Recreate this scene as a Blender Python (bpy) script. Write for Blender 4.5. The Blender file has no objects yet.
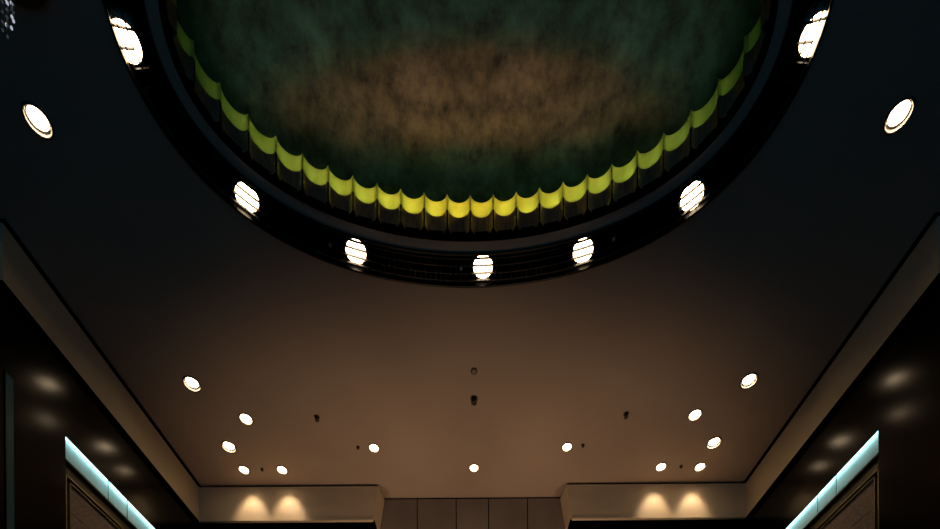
import bpy, bmesh, math, random
from mathutils import Vector, Matrix
random.seed(7)
PI = math.pi
SC = bpy.context.scene
COL = SC.collection
H = 6.0            # ceiling height above the camera
EYE = 1.6          # camera height
F = 470.0          # focal length in pixels of the 940-wide frame
VX, VY = 475.0, 860.0
ROLL = math.radians(0.42)

def P(X, Y, z):
    return Vector((X * H, Y * H, EYE + z * H))

def plan(px, py, z=1.0):
    """measured spot in the photo -> plan position at height z (units of H)"""
    x, y = px - VX, VY - py
    c, s = math.cos(-ROLL), math.sin(-ROLL)
    u, v = c * x - s * y, s * x + c * y
    return z * u / v, z * F / v

# ------------------------------------------------------------------ materials
def new_mat(name):
    m = bpy.data.materials.new(name); m.use_nodes = True
    nt = m.node_tree
    return m, nt, nt.nodes['Principled BSDF']

def mat(name, col, rough=0.5, metal=0.0, spec=0.5, noise=0.0, nscale=8.0, bump=0.0, bscale=60.0, stretch=(1, 1, 1)):
    m, nt, b = new_mat(name)
    b.inputs['Base Color'].default_value = (*col, 1)
    b.inputs['Roughness'].default_value = rough
    b.inputs['Metallic'].default_value = metal
    b.inputs['Specular IOR Level'].default_value = spec
    tc = nt.nodes.new('ShaderNodeTexCoord')
    mp = nt.nodes.new('ShaderNodeMapping'); mp.inputs['Scale'].default_value = stretch
    nt.links.new(tc.outputs['Object'], mp.inputs['Vector'])
    if noise:
        n = nt.nodes.new('ShaderNodeTexNoise'); n.inputs['Scale'].default_value = nscale
        n.inputs['Detail'].default_value = 5
        nt.links.new(mp.outputs['Vector'], n.inputs['Vector'])
        r = nt.nodes.new('ShaderNodeValToRGB')
        r.color_ramp.elements[0].position = 0.3; r.color_ramp.elements[1].position = 0.7
        r.color_ramp.elements[0].color = (*[c * (1 - noise) for c in col], 1)
        r.color_ramp.elements[1].color = (*[min(1, c * (1 + noise)) for c in col], 1)
        nt.links.new(n.outputs['Fac'], r.inputs['Fac'])
        nt.links.new(r.outputs['Color'], b.inputs['Base Color'])
    if bump:
        n2 = nt.nodes.new('ShaderNodeTexNoise'); n2.inputs['Scale'].default_value = bscale
        nt.links.new(mp.outputs['Vector'], n2.inputs['Vector'])
        bp = nt.nodes.new('ShaderNodeBump'); bp.inputs['Strength'].default_value = bump
        bp.inputs['Distance'].default_value = 0.01
        nt.links.new(n2.outputs['Fac'], bp.inputs['Height'])
        nt.links.new(bp.outputs['Normal'], b.inputs['Normal'])
    return m

def emit(name, col, strength):
    m, nt, b = new_mat(name)
    b.inputs['Base Color'].default_value = (*col, 1)
    b.inputs['Emission Color'].default_value = (*col, 1)
    b.inputs['Emission Strength'].default_value = strength
    return m

M = {}
M['ceiling'] = mat('ceiling_paint', (0.56, 0.44, 0.345), 0.75, spec=0.25, noise=0.04, nscale=1.6, bump=0.03)
M['soffit'] = mat('soffit_paint', (0.58, 0.51, 0.42), 0.7, spec=0.25)
M['fascia'] = mat('fascia_paint', (0.86, 0.70, 0.47), 0.6, spec=0.3, noise=0.04, nscale=2.0)
M['black_gap'] = mat('black_reveal', (0.004, 0.003, 0.003), 0.7, spec=0.1)
M['lacquer'] = mat('black_polished_stone', (0.0012, 0.0014, 0.002), 0.17, spec=0.18, bump=0.03, bscale=4.0)
M['panel_stone'] = mat('taupe_wall_panel', (0.29, 0.235, 0.19), 0.5, noise=0.12, nscale=3.0)
M['joint'] = mat('joint_dark', (0.03, 0.022, 0.016), 0.8)
M['floor'] = mat('brown_marble', (0.07, 0.05, 0.037), 0.35, noise=0.12, nscale=1.2)
M['floor_dark'] = mat('dark_carpet', (0.02, 0.025, 0.035), 0.9, noise=0.3, nscale=4)
M['grille'] = mat('black_bronze_lattice', (0.005, 0.005, 0.006), 0.42, spec=0.3)
M['trough'] = mat('matt_black_trough', (0.003, 0.003, 0.0035), 0.8, spec=0.1)
M['bezel'] = mat('bronze_downlight_trim', (0.11, 0.085, 0.065), 0.45, spec=0.4)
M['reflector'] = mat('downlight_reflector', (0.85, 0.80, 0.72), 0.35)
M['baffle'] = mat('black_baffle', (0.01, 0.009, 0.008), 0.6)
M['lamp'] = emit('lamp_glow', (1.0, 0.74, 0.46), 14.0)
M['lamp_small'] = emit('lamp_glow_soft', (1.0, 0.76, 0.50), 9.0)
M['walnut'] = mat('dark_red_walnut', (0.42, 0.185, 0.125), 0.45, noise=0.35, nscale=9, stretch=(6, 6, 1))
M['ring_black'] = mat('black_ring', (0.002, 0.0015, 0.0015), 0.9, spec=0.05)
M['sensor'] = mat('bronze_sensor', (0.07, 0.04, 0.025), 0.5)
M['sensor_pale'] = mat('beige_detector', (0.36, 0.27, 0.2), 0.5)
M['chrome'] = mat('dull_chrome', (0.45, 0.45, 0.46), 0.3, metal=0.8)
M['bronze_frame'] = mat('olive_bronze', (0.10, 0.095, 0.05), 0.4, metal=0.4)
M['gold_frame'] = mat('brushed_gold_frame', (0.34, 0.29, 0.17), 0.35, metal=0.6)
M['woven'] = mat('brown_woven_panel', (0.44, 0.31, 0.23), 0.6, noise=0.5, nscale=30, stretch=(1, 1, 5), bump=0.25, bscale=90)
M['teal_pane'] = mat('frosted_aqua_glass', (0.56, 0.79, 0.79), 0.55, noise=0.09, nscale=5)
M['led'] = emit('led_tube', (0.62, 1.0, 0.98), 6.0)
M['slot'] = emit('dim_teal_glass', (0.0, 0.075, 0.08), 0.05)
M['wire'] = mat('thin_steel_wire', (0.05, 0.05, 0.055), 0.4, metal=0.7)
M['bead'] = emit('crystal_bead_glint', (0.85, 0.88, 1.0), 0.5)  # crystal glitter put into both bead materials as emission
M['bead_dim'] = emit('faint_crystal_bead_glint', (0.80, 0.80, 0.9), 0.025)

def glass_mat():
    m, nt, b = new_mat('yellow_opal_glass')
    nt.nodes.remove(b)
    out = nt.nodes['Material Output']
    d = nt.nodes.new('ShaderNodeBsdfDiffuse'); t = nt.nodes.new('ShaderNodeBsdfTranslucent')
    g = nt.nodes.new('ShaderNodeBsdfGlossy'); g.inputs['Roughness'].default_value = 0.3
    tc = nt.nodes.new('ShaderNodeTexCoord')
    n = nt.nodes.new('ShaderNodeTexNoise'); n.inputs['Scale'].default_value = 9; n.inputs['Detail'].default_value = 4
    r = nt.nodes.new('ShaderNodeValToRGB')
    r.color_ramp.elements[0].color = (0.60, 0.55, 0.19, 1); r.color_ramp.elements[1].color = (0.88, 0.80, 0.34, 1)
    nt.links.new(tc.outputs['Object'], n.inputs['Vector']); nt.links.new(n.outputs['Fac'], r.inputs['Fac'])
    nt.links.new(r.outputs['Color'], d.inputs['Color']); nt.links.new(r.outputs['Color'], t.inputs['Color'])
    mx = nt.nodes.new('ShaderNodeMixShader'); mx.inputs['Fac'].default_value = 0.6
    nt.links.new(d.outputs[0], mx.inputs[1]); nt.links.new(t.outputs[0], mx.inputs[2])
    m2 = nt.nodes.new('ShaderNodeMixShader'); m2.inputs['Fac'].default_value = 0.04
    nt.links.new(mx.outputs[0], m2.inputs[1]); nt.links.new(g.outputs[0], m2.inputs[2])
    nt.links.new(m2.outputs[0], out.inputs['Surface'])
    return m
M['opal'] = glass_mat()

def dome_mat():
    """vault colour: cloudy brown patch beyond the centre, brushed dark green around it"""
    m, nt, b = new_mat('green_brown_vault')
    N = nt.nodes.new; L = nt.links.new
    tc = N('ShaderNodeTexCoord')
    sep = N('ShaderNodeSeparateXYZ'); L(tc.outputs['Object'], sep.inputs[0])
    wn = N('ShaderNodeTexNoise'); wn.inputs['Scale'].default_value = 2.6; wn.inputs['Detail'].default_value = 6
    L(tc.outputs['Object'], wn.inputs['Vector'])
    def math_(op, a, bb):
        q = N('ShaderNodeMath'); q.operation = op
        for i, v in enumerate((a, bb)):
            if isinstance(v, (int, float)): q.inputs[i].default_value = v
            else: L(v, q.inputs[i])
        return q.outputs[0]
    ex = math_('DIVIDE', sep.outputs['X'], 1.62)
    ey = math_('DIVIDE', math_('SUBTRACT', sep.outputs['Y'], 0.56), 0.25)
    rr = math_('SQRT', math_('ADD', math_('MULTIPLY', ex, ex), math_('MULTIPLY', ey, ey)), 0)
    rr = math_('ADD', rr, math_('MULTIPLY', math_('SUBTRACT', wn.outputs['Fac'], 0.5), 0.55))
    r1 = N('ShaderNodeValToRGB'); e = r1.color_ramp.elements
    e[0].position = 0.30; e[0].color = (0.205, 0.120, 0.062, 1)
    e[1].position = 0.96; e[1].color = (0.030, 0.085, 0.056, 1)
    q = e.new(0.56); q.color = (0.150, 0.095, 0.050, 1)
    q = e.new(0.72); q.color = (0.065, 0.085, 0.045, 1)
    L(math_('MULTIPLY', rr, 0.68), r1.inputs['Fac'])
    # brushed concentric arcs
    wv = N('ShaderNodeTexWave'); wv.wave_type = 'RINGS'; wv.rings_direction = 'Z'
    wv.inputs['Scale'].default_value = 1.5; wv.inputs['Distortion'].default_value = 5.0
    wv.inputs['Detail'].default_value = 5; wv.inputs['Detail Scale'].default_value = 2.2
    mp = N('ShaderNodeMapping'); mp.inputs['Scale'].default_value = (0.55, 1.0, 1.0)
    L(tc.outputs['Object'], mp.inputs['Vector']); L(mp.outputs['Vector'], wv.inputs['Vector'])
    fn = N('ShaderNodeTexNoise'); fn.inputs['Scale'].default_value = 8.5; fn.inputs['Detail'].default_value = 8
    fn.inputs['Roughness'].default_value = 0.7
    L(tc.outputs['Object'], fn.inputs['Vector'])
    br = math_('ADD', math_('MULTIPLY', wv.outputs['Fac'], 0.45), math_('MULTIPLY', fn.outputs['Fac'], 3.4))
    br = math_('MAXIMUM', math_('SUBTRACT', br, 0.98), 0.2)
    mx = N('ShaderNodeMix'); mx.data_type = 'RGBA'; mx.blend_type = 'MULTIPLY'; mx.inputs[0].default_value = 1.0
    L(r1.outputs['Color'], mx.inputs[6]); L(br, mx.inputs[7])
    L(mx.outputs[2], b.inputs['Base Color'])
    b.inputs['Roughness'].default_value = 0.6
    b.inputs['Specular IOR Level'].default_value = 0.25
    return m
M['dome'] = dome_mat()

# ------------------------------------------------------------------ object helpers
def link(name, bm, m, parent=None, loc=None, smooth=False):
    """bm is in world coordinates when parent/loc are absent; else shifted so that loc is the origin"""
    me = bpy.data.meshes.new(name)
    bmesh.ops.recalc_face_normals(bm, faces=bm.faces)
    if loc is not None:
        bmesh.ops.translate(bm, verts=bm.verts, vec=-Vector(loc))
    bm.to_mesh(me); bm.free()
    if smooth:
        for p in me.polygons: p.use_smooth = True
    me.materials.append(m)
    o = bpy.data.objects.new(name, me); COL.objects.link(o)
    if parent is not None:
        o.parent = parent
        if loc is not None: o.location = Vector(loc) - parent.location
    elif loc is not None: o.location = loc
    return o

def thing(name, label, cat, loc=(0, 0, 0), group=None):
    o = bpy.data.objects.new(name, None); COL.objects.link(o)
    o.empty_display_size = 0.1; o.location = loc
    o['label'] = label; o['category'] = cat; o['kind'] = 'thing'
    if group: o['group'] = group
    return o

def struct(o, label=None):
    o['kind'] = 'structure'
    if label: o['label'] = label
    return o

def box(bm, lo, hi):
    lo, hi = Vector(lo), Vector(hi)
    vs = [bm.verts.new((x, y, z)) for x in (lo.x, hi.x) for y in (lo.y, hi.y) for z in (lo.z, hi.z)]
    for f in ((0, 1, 3, 2), (4, 6, 7, 5), (0, 4, 5, 1), (2, 3, 7, 6), (0, 2, 6, 4), (1, 5, 7, 3)):
        bm.faces.new([vs[i] for i in f])

def hexa(bm, A, B):
    """closed solid between two quads A, B (lists of four points)"""
    a = [bm.verts.new(p) for p in A]; b = [bm.verts.new(p) for p in B]
    bm.faces.new(a); bm.faces.new(b[::-1])
    for i in range(4):
        j = (i + 1) % 4
        bm.faces.new((a[i], b[i], b[j], a[j]))

def lathe(bm, prof, seg=32, c=(0, 0, 0)):
    """profile of (radius, z); revolve about the vertical through c"""
    rows = []
    for r, z in prof:
        if r < 1e-6: rows.append([bm.verts.new((c[0], c[1], c[2] + z))])
        else: rows.append([bm.verts.new((c[0] + r * math.cos(2 * PI * k / seg), c[1] + r * math.sin(2 * PI * k / seg), c[2] + z)) for k in range(seg)])
    for A, B in zip(rows, rows[1:]):
        for k in range(seg):
            k2 = (k + 1) % seg
            if len(A) == 1 and len(B) == 1: continue
            if len(A) == 1: bm.faces.new((A[0], B[k], B[k2]))
            elif len(B) == 1: bm.faces.new((A[k], A[k2], B[0]))
            else: bm.faces.new((A[k], A[k2], B[k2], B[k]))

def new(): return bmesh.new()

# ------------------------------------------------------------------ measured layout (units of H)
W = 0.7255         # half width between the side fascias
WALL = 0.735       # black polished side walls
NICHE = 0.745
ZF = 0.905         # underside of fascias
YB = 1.2467        # face of the rear fascias
YW = 1.295         # rear wall
YN = -0.35         # near end of the built room
CY = 0.585         # centre of the oval dome

def ell(a, b, t):            # t = 0 points away from the camera
    return a * math.sin(t), CY + b * math.cos(t)

# fine arc-length table for the cusp ellipse
EA, EB = 0.3546, 0.159
def table(a, b, n=4000):
    S = [0.0]; prev = ell(a, b, 0)
    for i in range(1, n + 1):
        q = ell(a, b, 2 * PI * i / n)
        S.append(S[-1] + math.hypot(q[0] - prev[0], q[1] - prev[1])); prev = q
    return S
def at_s(S, fr):
    tot = S[-1]; target = (fr % 1.0) * tot
    lo, hi = 0, len(S) - 1
    while hi - lo > 1:
        mid = (lo + hi) // 2
        if S[mid] <= target: lo = mid
        else: hi = mid
    f = (target - S[lo]) / max(1e-12, S[hi] - S[lo])
    return 2 * PI * (lo + f) / (len(S) - 1)
TAB = table(EA, EB)
def off(t, d, a=EA, b=EB):
    """point of the ellipse moved out by d along its normal"""
    x, y = ell(a, b, t)
    nx, ny = math.sin(t) / a, math.cos(t) / b
    L = math.hypot(nx, ny)
    return x + d * nx / L, y + d * ny / L

def ring_strip(bm, d0, d1, z0, z1, seg=240, a=EA, b=EB):
    """closed oval ring of rectangular section"""
    rows = []
    for k in range(seg):
        t = at_s(TAB, k / seg)
        p0, p1 = off(t, d0, a, b), off(t, d1, a, b)
        rows.append([bm.verts.new(P(p[0], p[1], z)) for p, z in ((p0, z0), (p1, z0), (p1, z1), (p0, z1))])
    for k in range(seg):
        A, B = rows[k], rows[(k + 1) % seg]
        for i in range(4):
            j = (i + 1) % 4
            bm.faces.new((A[i], A[j], B[j], B[i]))

# grille ring (lights' ellipse measured: .4214 x .2117)
LA, LB = 0.4214, 0.2117
GD0 = LB - EB - 0.0215     # inner edge, as an offset from the cusp ellipse
GD1 = LB - EB + 0.0215

# ------------------------------------------------------------------ downlight positions
small = [(246, 419), (695, 415), (244, 470), (700, 467), (282, 470), (661, 467), (374, 448), (567, 447), (474, 468)]
wide = [(192, 384), (749, 381), (229, 447), (714, 443)]
near = [(38, 121), (899, 116)]
ring = [(126, 45), (247, 200), (356, 254), (483, 269), (583, 253), (692, 199), (815, 38)]
R_OF = {}
for p in small: R_OF[p] = 0.0130
for p in small[6:]: R_OF[p] = 0.0112
for p in small[2:6]: R_OF[p] = 0.0122
for p in wide: R_OF[p] = 0.0150
for p in near: R_OF[p] = 0.0146

# ------------------------------------------------------------------ ceiling slab with oval hole and downlight holes
def build_ceiling():
    bm = new()
    n = 240
    x0, x1, y0, y1 = -0.80, 0.80, YN, YW + 0.03
    zlo, zhi = 1.0, 1.010
    inner, outer = [], []
    for k in range(n):
        t = at_s(TAB, k / n)
        p = off(t, GD1 + 0.0005)
        # ray from the centre to the rectangle
        dx, dy = p[0], p[1] - CY
        cand = []
        if dx > 1e-9: cand.append(x1 / dx)
        if dx < -1e-9: cand.append(x0 / dx)
        if dy > 1e-9: cand.append((y1 - CY) / dy)
        if dy < -1e-9: cand.append((y0 - CY) / dy)
        s = min(cand)
        inner.append(p); outer.append((dx * s, CY + dy * s))
    # snap nearest outer points to the corners
    for cx, cy in ((x0, y0), (x0, y1), (x1, y0), (x1, y1)):
        i = min(range(n), key=lambda k: (outer[k][0] - cx) ** 2 + (outer[k][1] - cy) ** 2)
        outer[i] = (cx, cy)
    lo_i = [bm.verts.new(P(*p, zlo)) for p in inner]; lo_o = [bm.verts.new(P(*p, zlo)) for p in outer]
    hi_i = [bm.verts.new(P(*p, zhi)) for p in inner]; hi_o = [bm.verts.new(P(*p, zhi)) for p in outer]
    for k in range(n):
        j = (k + 1) % n
        bm.faces.new((lo_i[k], lo_i[j], lo_o[j], lo_o[k]))
        bm.faces.new((hi_i[k], hi_o[k], hi_o[j], hi_i[j]))
        bm.faces.new((lo_i[k], hi_i[k], hi_i[j], lo_i[j]))
        bm.faces.new((lo_o[k], lo_o[j], hi_o[j], hi_o[k]))
    o = link('ceiling', bm, M['ceiling'])
    cut = new()
    for p, r in R_OF.items():
        X, Y = plan(*p)
        c = P(X, Y, 1.0)
        bmesh.ops.create_cone(cut, cap_ends=True, segments=40, radius1=r * H, radius2=r * H, depth=0.4,
                              matrix=Matrix.Translation(c))
    co = link('cutter', cut, M['black_gap'])
    md = o.modifiers.new('holes', 'BOOLEAN'); md.operation = 'DIFFERENCE'; md.solver = 'EXACT'; md.object = co
    dg = bpy.context.evaluated_depsgraph_get(); dg.update()
    me = bpy.data.meshes.new_from_object(o.evaluated_get(dg))
    o.modifiers.clear(); o.data = me; o.data.name = 'ceiling'
    bpy.data.objects.remove(co)
    return struct(o)
build_ceiling()

# plenum lid above everything, so nothing shines in from above
b = new(); box(b, P(-0.82, YN, 1.20), P(0.82, YW + 0.04, 1.21))
struct(link('roof_slab', b, M['black_gap']))

# ------------------------------------------------------------------ oval grille with lattice
g = thing('oval_grille', 'black bronze lattice band of oval shape set flush in ceiling around the dome', 'ceiling grille', P(0, CY, 1.0))
b = new(); ring_strip(b, GD0 - 0.0012, GD0 + 0.0012, 0.9975, 1.004)
ring_strip(b, GD1 - 0.0012, GD1 + 0.0016, 0.9975, 1.004)
link('frame', b, M['grille'], g, g.location)
b = new()
for q in (0.16, 0.38, 0.62, 0.84):
    d = GD0 + (GD1 - GD0) * q
    ring_strip(b, d - 0.0005, d + 0.0005, 0.9995, 1.0025)
NR = 210
for k in range(NR):
    t = at_s(TAB, k / NR); t2 = at_s(TAB, k / NR + 0.00032)
    spans = ((0.0, 1.0),) if k % 3 == 0 else ((0.0, 0.38), (0.62, 1.0)) if k % 3 == 1 else ((0.16, 0.84),)
    for q0, q1 in spans:
        A0, A1 = off(t, GD0 + (GD1 - GD0) * q0), off(t, GD0 + (GD1 - GD0) * q1)
        B0, B1 = off(t2, GD0 + (GD1 - GD0) * q0), off(t2, GD0 + (GD1 - GD0) * q1)
        hexa(b, [P(*A0, 0.9997), P(*A1, 0.9997), P(*A1, 1.0023), P(*A0, 1.0023)],
                [P(*B0, 0.9997), P(*B1, 0.9997), P(*B1, 1.0023), P(*B0, 1.0023)])
link('lattice', b, M['grille'], g, g.location)
b = new(); ring_strip(b, GD0 - 0.001, GD1 + 0.0015, 1.022, 1.026)
ring_strip(b, GD0 - 0.002, GD0 - 0.0005, 1.003, 1.024)
ring_strip(b, GD1 + 0.0010, GD1 + 0.0022, 1.003, 1.024)
link('trough', b, M['trough'], g, g.location)

# plain soffit between the grille and the dome
TR0, TR1 = 0.0070, 0.0150
b = new(); ring_strip(b, TR1 - 0.0005, GD0 - 0.0008, 1.0, 1.012)
struct(link('trim_1', b, M['soffit']))

# ------------------------------------------------------------------ the dome
NF = 46
ZP, ZG = 1.030, 1.0535
d_ = thing('oval_dome', 'oval lacquered dome in green with a brown patch and scalloped yellow glass rim', 'ceiling dome', P(0, CY, 1.0))
b = new(); ring_strip(b, TR0, TR1, 0.9985, 1.004)
link('base_ring', b, M['ring_black'], d_, d_.location)

def flute_pts(k, d_extra=0.0, n=12, inset=0.0):
    out = []
    for i in range(n + 1):
        s = i / n
        s2 = inset + s * (1 - 2 * inset)
        t = at_s(TAB, (k + s2) / NF)
        bul = 0.0098 * (max(0.0, 1 - (2 * s - 1) ** 2)) ** 0.62
        out.append(off(t, bul + d_extra))
    return out

def flute_bm(k, z0, z1, th=0.0012, inset=0.0):
    bm = new()
    I = flute_pts(k, 0.0, inset=inset); O = flute_pts(k, th, inset=inset)
    rows = []
    for pi, po in zip(I, O):
        rows.append([bm.verts.new(P(*pi, z0)), bm.verts.new(P(*po, z0)), bm.verts.new(P(*po, z1)), bm.verts.new(P(*pi, z1))])
    for A, B in zip(rows, rows[1:]):
        for i in range(4):
            j = (i + 1) % 4
            bm.faces.new((A[i], A[j], B[j], B[i]))
    bm.faces.new(rows[0]); bm.faces.new(rows[-1][::-1])
    return bm

for k in range(NF):
    link('wall_panel', flute_bm(k, 1.0005, ZP, th=0.0004, inset=0.025), M['walnut'], d_, d_.location)
    gl = link('glass_flute', flute_bm(k, ZP, ZG, inset=0.0), M['opal'], d_, d_.location)
# dark strip behind the panel joints
b = new(); ring_strip(b, 0.0125, 0.0135, 1.001, ZP - 0.001)
for k in range(NF):
    I = flute_pts(k, 0.0001); O = [off(at_s(TAB, (k + i / 12) / NF), 0.0140) for i in range(13)]
    for i in range(12):
        hexa(b, [P(*I[i], ZP - 0.0020), P(*I[i + 1], ZP - 0.0020), P(*O[i + 1], ZP - 0.0020), P(*O[i], ZP - 0.0020)],
                [P(*I[i], ZP - 0.0008), P(*I[i + 1], ZP - 0.0008), P(*O[i + 1], ZP - 0.0008), P(*O[i], ZP - 0.0008)])
link('backing', b, M['ring_black'], d_, d_.location)

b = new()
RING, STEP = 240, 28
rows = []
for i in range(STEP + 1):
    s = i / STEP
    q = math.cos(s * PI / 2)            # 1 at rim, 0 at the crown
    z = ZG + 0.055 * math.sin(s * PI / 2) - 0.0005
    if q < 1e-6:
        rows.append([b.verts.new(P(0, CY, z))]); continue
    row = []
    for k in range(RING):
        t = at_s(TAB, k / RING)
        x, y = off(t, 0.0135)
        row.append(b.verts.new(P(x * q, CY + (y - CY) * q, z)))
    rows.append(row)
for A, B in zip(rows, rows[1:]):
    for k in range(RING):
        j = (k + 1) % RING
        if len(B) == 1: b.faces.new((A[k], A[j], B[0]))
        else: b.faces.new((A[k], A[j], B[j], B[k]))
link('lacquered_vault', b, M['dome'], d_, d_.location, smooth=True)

# lamps tucked behind the opal glass, strongest on the far side
def light(kind, name, loc, energy, col, **kw):
    l = bpy.data.lights.new(name, kind); l.energy = energy; l.color = col
    for k, v in kw.items(): setattr(l, k, v)
    o = bpy.data.objects.new(name, l); COL.objects.link(o); o.location = loc
    return o
NL = 44
for k in range(NL):
    fr = (k + 0.5) / NL
    t = at_s(TAB, fr)
    u = fr if fr < 0.5 else 1 - fr        # 0 far .. 0.5 near
    e = 1.0 * math.exp(-(u / 0.15) ** 2) + 0.10
    g = min(1.0, max(0.0, (u - 0.185) / 0.065)); e *= 1 - 0.86 * g
    w = min(1.0, u / 0.16)
    col = (1.0 - 0.38 * w, 0.90 + 0.05 * w, 0.30 + 0.30 * w)
    col = (col[0] * (1 - 0.65 * g), col[1] * (1 - 0.1 * g), col[2] * (1 - 0.4 * g))
    x, y = off(t, 0.030)
    light('POINT', 'cove_lamp', P(x, y, 1.040), 2.1 * e, col, shadow_soft_size=0.03)

# ------------------------------------------------------------------ downlights
def downlight(px, r, label, name, gimbal=False, lampmat='lamp'):
    X, Y = plan(*px)
    o = thing(name, label, 'downlight', P(X, Y, 1.0), 'recessed ceiling downlights')
    R = r * H
    dep = 0.050
    c = tuple(o.location)
    b = new()
    lathe(b, [(R * 0.97, 0.004), (R * 0.97, -0.006), (R * 1.03, -0.009), (R * 1.13, -0.006), (R * 1.17, 0.0), (R * 1.17, 0.001), (R * 0.97, 0.004)], 40, c)
    link('trim_ring', b, M['bezel'], o, c, True)
    b = new()
    lathe(b, [(R * 0.965, -0.004), (R * 0.94, dep * 0.55), (R * 0.90, dep), (R * 0.92, dep + 0.004), (R * 0.985, dep * 0.5), (R * 0.985, -0.004), (R * 0.965, -0.004)], 40, c)
    link('reflector', b, M['reflector'], o, c, True)
    b = new()
    lr = R * (0.78 if gimbal else 0.84)
    z = dep * (0.45 if gimbal else 0.55)
    lathe(b, [(0, z - 0.010), (lr * 0.6, z - 0.007), (lr, z), (lr, z + 0.012), (0, z + 0.012)], 36, c)
    link('lamp', b, M[lampmat], o, c, True)
    b = new()
    if gimbal:
        lathe(b, [(lr * 1.01, z - 0.006), (lr * 1.10, z - 0.004), (lr * 1.10, z + 0.012), (lr * 1.01, z + 0.012), (lr * 1.01, z - 0.006)], 36, c)
        link('gimbal_ring', b, M['baffle'], o, c, True)
        b = new()
    lathe(b, [(0, dep + 0.012), (R * 0.98, dep + 0.012), (R * 0.98, dep + 0.02), (0, dep + 0.02)], 36, c)
    link('housing', b, M['baffle'], o, c)
    return o

WARM = (1.0, 0.73, 0.49)
def spot(X, Y, e, size, blend, name='downlight_beam', z=0.994, tilt=None):
    o = light('SPOT', name, P(X, Y, z), e, WARM, spot_size=math.radians(size), spot_blend=blend, shadow_soft_size=0.05)
    return o

LAB = {
 (246, 419): 'small round downlight on the left, nearer than the fascia pair',
 (695, 415): 'small round downlight on the right, nearer than the fascia pair',
 (244, 470): 'small downlight close to left rear fascia, nearer the left corner of its pair',
 (282, 470): 'small downlight close to left rear fascia, nearer the room centre of its pair',
 (661, 467): 'small downlight close to right rear fascia, nearer the room centre of its pair',
 (700, 467): 'small downlight close to right rear fascia, nearer the right corner of its pair',
 (374, 448): 'small downlight in the middle of the ceiling, left of the central one',
 (567, 447): 'small downlight in the middle of the ceiling, right of the central one',
 (474, 468): 'small downlight on the centre line just before the panelled rear wall',
 (192, 384): 'bright wide downlight standing alone halfway along the left ceiling edge',
 (749, 381): 'bright wide downlight standing alone halfway along the right ceiling edge',
 (229, 447): 'wide gimbal downlight left rear, between the single small light and the fascia pair',
 (714, 443): 'wide gimbal downlight right rear, between the single small light and the fascia pair',
 (38, 121): 'large stretched bright downlight in dark ceiling at upper left, outside the lattice band',
 (899, 116): 'large stretched bright downlight in dark ceiling at upper right, outside the lattice band',
}
E_SMALL, E_WIDE, E_PAIR = 3.5, 11.0, 13.0
for p in small:
    downlight(p, R_OF[p], LAB[p], 'recessed_downlight', lampmat='lamp_small')
    X, Y = plan(*p)
    if p in small[2:6]:
        sp = spot(X, Y, E_PAIR, 66, 0.75)
        sp.rotation_euler = (math.radians(30), 0, 0)      # swivelled towards the fascia
    else: spot(X, Y, E_SMALL, 80, 0.6)
for p in wide + near:
    downlight(p, R_OF[p], LAB[p], 'recessed_downlight', gimbal=True)
    X, Y = plan(*p)
    spot(X, Y, E_WIDE if p in wide else 0.3, 100 if p in wide else 70, 0.6)

RL = ['leftmost light glowing through black lattice band, at upper left of the dome',
      'second light from the left glowing through black lattice band',
      'third light from the left glowing through black lattice band',
      'middle light of seven glowing through black lattice band, below the dome centre',
      'third light from the right glowing through black lattice band',
      'second light from the right glowing through black lattice band',
      'rightmost light glowing through black lattice band, at upper right of the dome']
for p, lab in zip(ring, RL):
    X, Y = plan(*p)
    o = thing('lattice_light', lab, 'downlight', P(X, Y, 1.0), 'lights in the lattice band')
    c = tuple(o.location); R = 0.0165 * H
    b = new(); lathe(b, [(R * 0.98, 0.022), (R * 1.0, 0.10), (R * 1.06, 0.10), (R * 1.06, 0.022), (R * 0.98, 0.022)], 36, c)
    link('reflector', b, M['reflector'], o, c, True)
    b = new(); z = 0.034
    lathe(b, [(0, z - 0.012), (R * 0.6, z - 0.009), (R * 0.95, z - 0.002), (R * 0.95, z + 0.02), (0, z + 0.02)], 36, c)
    link('lamp', b, M['lamp'], o, c, True)
    b = new(); lathe(b, [(0, 0.10), (R * 1.05, 0.10), (R * 1.05, 0.11), (0, 0.11)], 36, c)
    link('housing', b, M['reflector'], o, c)
    spot(X, Y, 0.3, 60, 0.6, z=0.990)

# ------------------------------------------------------------------ small ceiling fittings
def stud(px, r, label, name, cat, m, hgt=0.03, ringed=False, z=1.0):
    X, Y = plan(*px)
    o = thing(name, label, cat, P(X, Y, z), 'small ceiling fittings')
    c = tuple(o.location)
    b = new(); lathe(b, [(r * 1.0, 0.0005), (r * 1.0, -0.006), (r * 0.8, -0.010), (0, -0.010)], 24, c)
    link('base_plate', b, M['sensor' if not ringed else 'bezel'], o, c, True)
    b = new()
    if ringed: lathe(b, [(r * 0.72, -0.009), (r * 0.6, -0.016), (0, -0.018)], 24, c)
    else: lathe(b, [(r * 0.62, -0.009), (r * 0.55, -hgt), (r * 0.8, -hgt - 0.003), (r * 0.8, -hgt - 0.006), (0, -hgt - 0.008)], 24, c)
    link('sensor_head', b, m, o, c, True)
stud((474, 371), 0.042, 'pale round detector on the ceiling centre line, nearer than the dark one', 'smoke_detector', 'detector', M['sensor_pale'], ringed=True)
stud((474, 399), 0.046, 'dark brown detector on the ceiling centre line, behind the pale one', 'smoke_detector', 'detector', M['sensor'], 0.045)
stud((317, 417), 0.034, 'dark sprinkler head on the left half of the brown ceiling', 'ceiling_sprinkler', 'sprinkler', M['sensor'], 0.04)
stud((626, 414), 0.034, 'dark sprinkler head on the right half of the brown ceiling', 'ceiling_sprinkler', 'sprinkler', M['sensor'], 0.04)
stud((358, 447), 0.024, 'tiny brown ceiling stud beside the left middle downlight', 'ceiling_stud', 'sprinkler', M['sensor'], 0.02)
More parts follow.
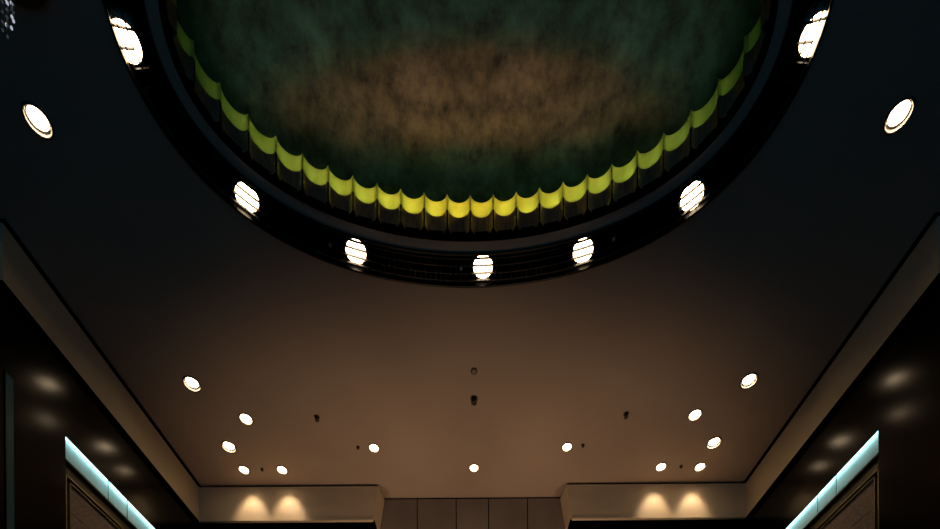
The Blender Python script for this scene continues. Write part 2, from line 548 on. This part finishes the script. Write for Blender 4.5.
stud((583, 445), 0.024, 'tiny brown ceiling stud beside the right middle downlight', 'ceiling_stud', 'sprinkler', M['sensor'], 0.02)
stud((262, 469), 0.024, 'tiny brown ceiling stud between the left pair of fascia downlights', 'ceiling_stud', 'sprinkler', M['sensor'], 0.02)
stud((681, 466), 0.024, 'tiny brown ceiling stud between the right pair of fascia downlights', 'ceiling_stud', 'sprinkler', M['sensor'], 0.02)
for px, lab in (((330, 243), 'small pale stud in lattice band left of the third light from the left'),
                ((461, 266), 'small pale stud in lattice band just left of the middle light'),
                ((614, 237), 'small pale stud in lattice band right of the third light from the right')):
    X, Y = plan(*px)
    o = thing('ceiling_stud', lab, 'sprinkler', P(X, Y, 0.9995), 'pale studs in the lattice band')
    c = tuple(o.location)
    b = new(); lathe(b, [(0.030, 0.012), (0.030, -0.004), (0.024, -0.010), (0.0, -0.012)], 20, c); link('base_plate', b, M['grille'], o, c, True)
    b = new(); lathe(b, [(0.014, -0.009), (0.012, -0.028), (0.0, -0.032)], 16, c); link('nozzle', b, M['chrome'], o, c, True)

# ------------------------------------------------------------------ fascias (dropped bulkheads)
GAP = 0.0062
YE = 0.729         # near end of the side fascias
for s, nm, lab in ((-1, 'trim_2', 'left'), (1, 'trim_3', 'right')):
    b = new(); box(b, P(s * W, YE, ZF), P(s * 0.79, YW + 0.02, 1.0 - GAP))
    struct(link(nm, b, M['fascia']))
    b = new(); box(b, P(s * (W + 0.0005), YE, ZF - 0.0012), P(s * (WALL + 0.001), YW, ZF)); struct(link('trim_%d' % (14 + s), b, M['lacquer']))
    b = new(); box(b, P(s * (W - 0.0042), YE, 0.9985), P(s * (W + 0.007), YB + 0.004, 1.0)); struct(link('trim_%d' % (20 + s), b, M['black_gap']))  # shade of the gap above the fascia, laid on as a black strip
    b = new(); box(b, P(s * (W + 0.006), YE, 1.0 - GAP - 0.001), P(s * 0.79, YW + 0.02, 1.0))
    struct(link(nm.replace('2', '4').replace('3', '5'), b, M['black_gap']))
for s, nm in ((-1, 'trim_6'), (1, 'trim_7')):
    XT, XB = 0.2500, 0.2640
    f0 = [P(s * W, YB, ZF), P(s * XB, YB, ZF), P(s * XT, YB, 1.0 - GAP), P(s * W, YB, 1.0 - GAP)]
    f1 = [P(s * W, YW, ZF), P(s * (XB - 0.008), YW, ZF), P(s * (XT - 0.008), YW, 1.0 - GAP), P(s * W, YW, 1.0 - GAP)]
    b = new(); hexa(b, f0, f1); struct(link(nm, b, M['fascia']))
    b = new(); box(b, P(s * W, YB + 0.005, 1.0 - GAP), P(s * (XT + 0.002), YW, 1.0))
    struct(link('trim_8' if s < 0 else 'trim_9', b, M['black_gap']))
    b = new(); box(b, P(s * W, YB + 0.004, ZF - 0.0015), P(s * (XB - 0.004), YW, ZF)); struct(link('trim_%d' % (17 + s), b, M['lacquer']))
    # slim lip along the lower edge
    b = new(); box(b, P(s * W, YB - 0.0012, ZF - 0.0022), P(s * XB, YB + 0.006, ZF + 0.0022))
    struct(link('trim_10' if s < 0 else 'trim_11', b, M['fascia']))

# ------------------------------------------------------------------ side walls, polished black, with a recessed opening
Z0 = -EYE / H
YO, YO2, ZO = 0.850, 1.292, 0.7735
for s, nm in ((-1, 'left'), (1, 'right')):
    b = new()
    box(b, P(s * WALL, YN, Z0), P(s * 0.80, YO, 1.0))               # near pier
    box(b, P(s * WALL, YO, ZO), P(s * (WALL + 0.002), YW + 0.02, ZO + 0.02))     # apron hiding the light tube
    box(b, P(s * WALL, YO, ZO + 0.02), P(s * 0.80, YW + 0.02, 1.0))             # above the opening
    box(b, P(s * (NICHE + 0.004), YO, Z0), P(s * 0.80, YW + 0.02, ZO + 0.02))   # back of the niche
    o = link('wall_' + nm, b, M['lacquer']); struct(o)
b = new()
for s in (-1, 1):
    box(b, P(s * 0.262, YW, Z0), P(s * 0.80, YW + 0.02, ZF + 0.02))
box(b, P(-0.80, YW + 0.010, Z0), P(0.80, YW + 0.03, 1.0))
struct(link('wall_back', b, M['lacquer']))

# panelled centre of the rear wall
seams = [-0.262]
for x in (417, 456, 488.5, 527.5):
    u = (x - 472.3) / 363.0
    seams.append(u)
seams.append(0.262)
for i, (xa, xb) in enumerate(zip(seams, seams[1:])):
    o = thing('stone_wall_panel', ['leftmost tall taupe panel of the rear wall between the fascias',
        'second tall taupe panel from the left on the rear wall', 'middle tall taupe panel of the rear wall',
        'second tall taupe panel from the right on the rear wall', 'rightmost tall taupe panel of the rear wall between the fascias'][i],
        'wall panel', P((xa + xb) / 2, YW, Z0), 'tall taupe panels on the rear wall')
    b = new(); box(b, P(xa + 0.0012, YW, Z0), P(xb - 0.0012, YW + 0.006, 0.9955))
    bmesh.ops.bevel(b, geom=b.edges[:], offset=0.004, segments=1, affect='EDGES')
    link('panel_face', b, M['panel_stone'], o, o.location)
b = new(); box(b, P(-0.262, YW + 0.003, 0.995), P(0.262, YW + 0.010, 1.0))
struct(link('trim_12', b, M['joint']))

# ------------------------------------------------------------------ lit glass transoms and framed panels in the niches
ZT0, ZT1 = 0.7335, 0.785
cuts = [0.853, 0.962, 1.015, 1.127, 1.180, 1.290]
for s, nm in ((-1, 'left'), (1, 'right')):
    o = thing('glass_transom', 'glowing aqua glass transom strip along the %s wall above a framed panel' % nm, 'lit glass strip', P(s * NICHE, 1.06, ZT0))
    for a, c in zip(cuts, cuts[1:]):
        b = new(); box(b, P(s * NICHE, a + 0.0016, ZT0), P(s * (NICHE + 0.0015), c - 0.0016, ZT1))
        link('pane', b, M['teal_pane'], o, o.location)
    b = new(); box(b, P(s * (NICHE - 0.0065), 0.86, ZT1 + 0.0005), P(s * (NICHE - 0.0035), 1.288, ZT1 + 0.0035))
    link('light_tube', b, M['led'], o, o.location)
    b = new(); box(b, P(s * (WALL + 0.0012), 0.853, ZT0 - 0.0035), P(s * (NICHE + 0.0015), 1.292, ZT0))
    link('sill', b, M['bronze_frame'], o, o.location)
    al = light('AREA', 'transom_led', P(s * (NICHE - 0.006), 1.06, ZT1 - 0.001), 2.5, (0.64, 1.0, 0.98), shape='RECTANGLE', size=0.44 * H, size_y=0.02)
    al.rotation_euler = (0, s * math.radians(-28), PI / 2) if False else (0, 0, 0)
    al.data.shape = 'RECTANGLE'; al.data.size = 0.02; al.data.size_y = 0.44 * H
    al.rotation_euler = (0, s * -math.radians(35), 0)
    # framed panel below
    f = thing('framed_panel', 'brown woven wall panel in a gilt frame under the %s aqua transom' % nm, 'wall panel', P(s * NICHE, 1.06, Z0))
    top = 0.7290
    b = new()
    box(b, P(s * (NICHE - 0.003), 0.852, top - 0.018), P(s * (NICHE + 0.003), 1.288, top))      # head
    link('head_rail', b, M['bronze_frame'], f, f.location)
    for k, (d, w, zz) in enumerate(((0.0, 0.0035, 0.018), (0.009, 0.0025, 0.027))):
        b = new()
        zt = top - zz
        box(b, P(s * (NICHE - 0.0042), 0.856 + d, Z0), P(s * NICHE, 0.856 + d + w, zt))
        box(b, P(s * (NICHE - 0.0042), 1.284 - d - w, Z0), P(s * NICHE, 1.284 - d, zt))
        box(b, P(s * (NICHE - 0.0042), 0.856 + d, zt - w), P(s * NICHE, 1.284 - d, zt))
        link('frame' if k == 0 else 'inner_frame', b, M['gold_frame'], f, f.location)
    zz = top - 0.0295
    while zz > Z0 + 0.01:
        z2 = max(Z0, zz - 0.052)
        b = new(); box(b, P(s * (NICHE - 0.0012), 0.8705, z2 + 0.001), P(s * (NICHE + 0.001), 1.2695, zz))
        link('woven_board', b, M['woven'], f, f.location)
        zz = z2
# faint vertical light slot on the near left pier
o = thing('slot_light', 'dim teal vertical light slot on the black pier at the far left', 'wall light', P(-WALL, 0.747, Z0))
b = new(); box(b, P(-WALL + 0.001, 0.7405, Z0 + 0.05), P(-WALL - 0.001, 0.7535, 0.775)); link('glass', b, M['slot'], o, o.location)
b = new()
for y0, y1 in ((0.739, 0.7405), (0.7535, 0.755)):
    box(b, P(-WALL + 0.0014, y0, Z0 + 0.05), P(-WALL - 0.001, y1, 0.777))
box(b, P(-WALL + 0.0014, 0.739, 0.775), P(-WALL - 0.001, 0.755, 0.777))
link('frame', b, M['lacquer'], o, o.location)

# ------------------------------------------------------------------ hanging crystal strands at the far upper left
CX, CYY = -0.508, 0.497
o = thing('crystal_pendant', 'dark pendant of hanging crystal bead strands at the extreme upper left', 'chandelier', P(CX, CYY, 1.0))
b = new(); lathe(b, [(0.30, 0.0), (0.30, -0.03), (0.26, -0.05), (0.0, -0.05)], 40, tuple(o.location))
link('canopy', b, M['grille'], o, o.location, True)
ends = [(6.5, 25), (11.5, 28), (7.5, 37), (13.5, 21), (2.5, 30), (12, 17)]
for i, (px, py) in enumerate(ends):
    Y = CYY + (0.0, 0.012, -0.012, 0.02, -0.02)[i % 5]
    zb = 1.0
    # height at which the strand's end is seen
    x, y = px - VX, VY - py
    c, s = math.cos(-ROLL), math.sin(-ROLL)
    u, v = c * x - s * y, s * x + c * y
    zb = v * Y / F; Xs = u * Y / F
    b = new(); bmesh.ops.create_cone(b, cap_ends=True, segments=6, radius1=0.002, radius2=0.002, depth=(1.0 - zb) * H,
        matrix=Matrix.Translation(P(Xs, Y, (1.0 + zb) / 2)))
    st = link('strand', b, M['wire'], o, o.location)
    z = zb * H; n = 0
    while z < H - 0.08:
        bright = (n % 3 == 0) if i in (0, 1, 3, 5) else (n % 6 == 4)
        c = Vector((Xs * H, Y * H, EYE + z))
        bb = new()
        bmesh.ops.create_icosphere(bb, subdivisions=1, radius=0.0085 if bright else 0.007,
                                   matrix=Matrix.Translation(c) @ Matrix.Diagonal((1, 1, 1.25, 1)))
        q = link('crystal_bead', bb, M['bead' if bright else 'bead_dim'], None, c)
        q.parent = st; q.location = c - o.location
        z += 0.040 + 0.035 * random.random(); n += 1

# ------------------------------------------------------------------ floor
b = new(); box(b, P(-0.80, YN, Z0 - 0.01), P(0.80, 0.72, Z0)); box(b, P(-0.80, 0.72, Z0 - 0.01), P(0.80, YW + 0.03, Z0))
me_floor = link('floor', b, M['floor_dark']); struct(me_floor)
me_floor.data.materials.append(M['floor'])
for p in me_floor.data.polygons:
    if p.center.y > 0.72 * H: p.material_index = 1

# warm unseen spots added at the rear to brighten the ceiling there
for X, e, yy, sz in ((-0.38, 27.0, 1.195, 91), (-0.12, 29.5, 1.16, 100), (0.12, 29.5, 1.16, 100), (0.38, 27.0, 1.195, 91)):
    a = light('SPOT', 'rear_fill_spot', P(X, yy, 0.56), e, (1.0, 0.635, 0.385), spot_size=math.radians(sz), spot_blend=0.7, shadow_soft_size=0.12)
    a.rotation_euler = (PI, 0, 0)
# narrow unseen spots added under the dome to brighten the vault
for X, dy, sz, e in ((-0.262, 0.025, 8.4, 300.0), (-0.14, 0.06, 9.8, 350.0), (0.0, 0.07, 10.0, 385.0), (0.14, 0.06, 9.8, 350.0), (0.262, 0.025, 8.4, 300.0)):
    a = light('SPOT', 'dome_fill_spot', P(X, CY + dy, Z0 + 0.02), e, (1.0, 0.88, 0.70), spot_size=math.radians(sz), spot_blend=0.9, shadow_soft_size=0.08)
    a.rotation_euler = (PI, 0, 0)

# ------------------------------------------------------------------ night sky through the open front, camera
w = bpy.data.worlds.new('night'); SC.world = w; w.use_nodes = True
bg = w.node_tree.nodes['Background']; bg.inputs['Color'].default_value = (0.02, 0.22, 0.42, 1); bg.inputs['Strength'].default_value = 0.26

cam = bpy.data.cameras.new('camera'); co = bpy.data.objects.new('camera', cam); COL.objects.link(co)
co.matrix_world = Matrix.Translation((0, 0, EYE)) @ Matrix.Rotation(PI / 2, 4, 'X') @ Matrix.Rotation(-ROLL, 4, 'Z')
cam.sensor_width = 36.0; cam.lens = 36.0 * F / 940.0
cam.shift_x = -(VX - 470.0) / 940.0
cam.shift_y = (VY - 264.5) / 940.0
cam.clip_start = 0.05
SC.camera = co
SC.view_settings.view_transform = 'Standard'; SC.view_settings.look = 'None'
SC.view_settings.gamma = 1.0; SC.view_settings.exposure = 0.0; SC.view_settings.use_curve_mapping = False
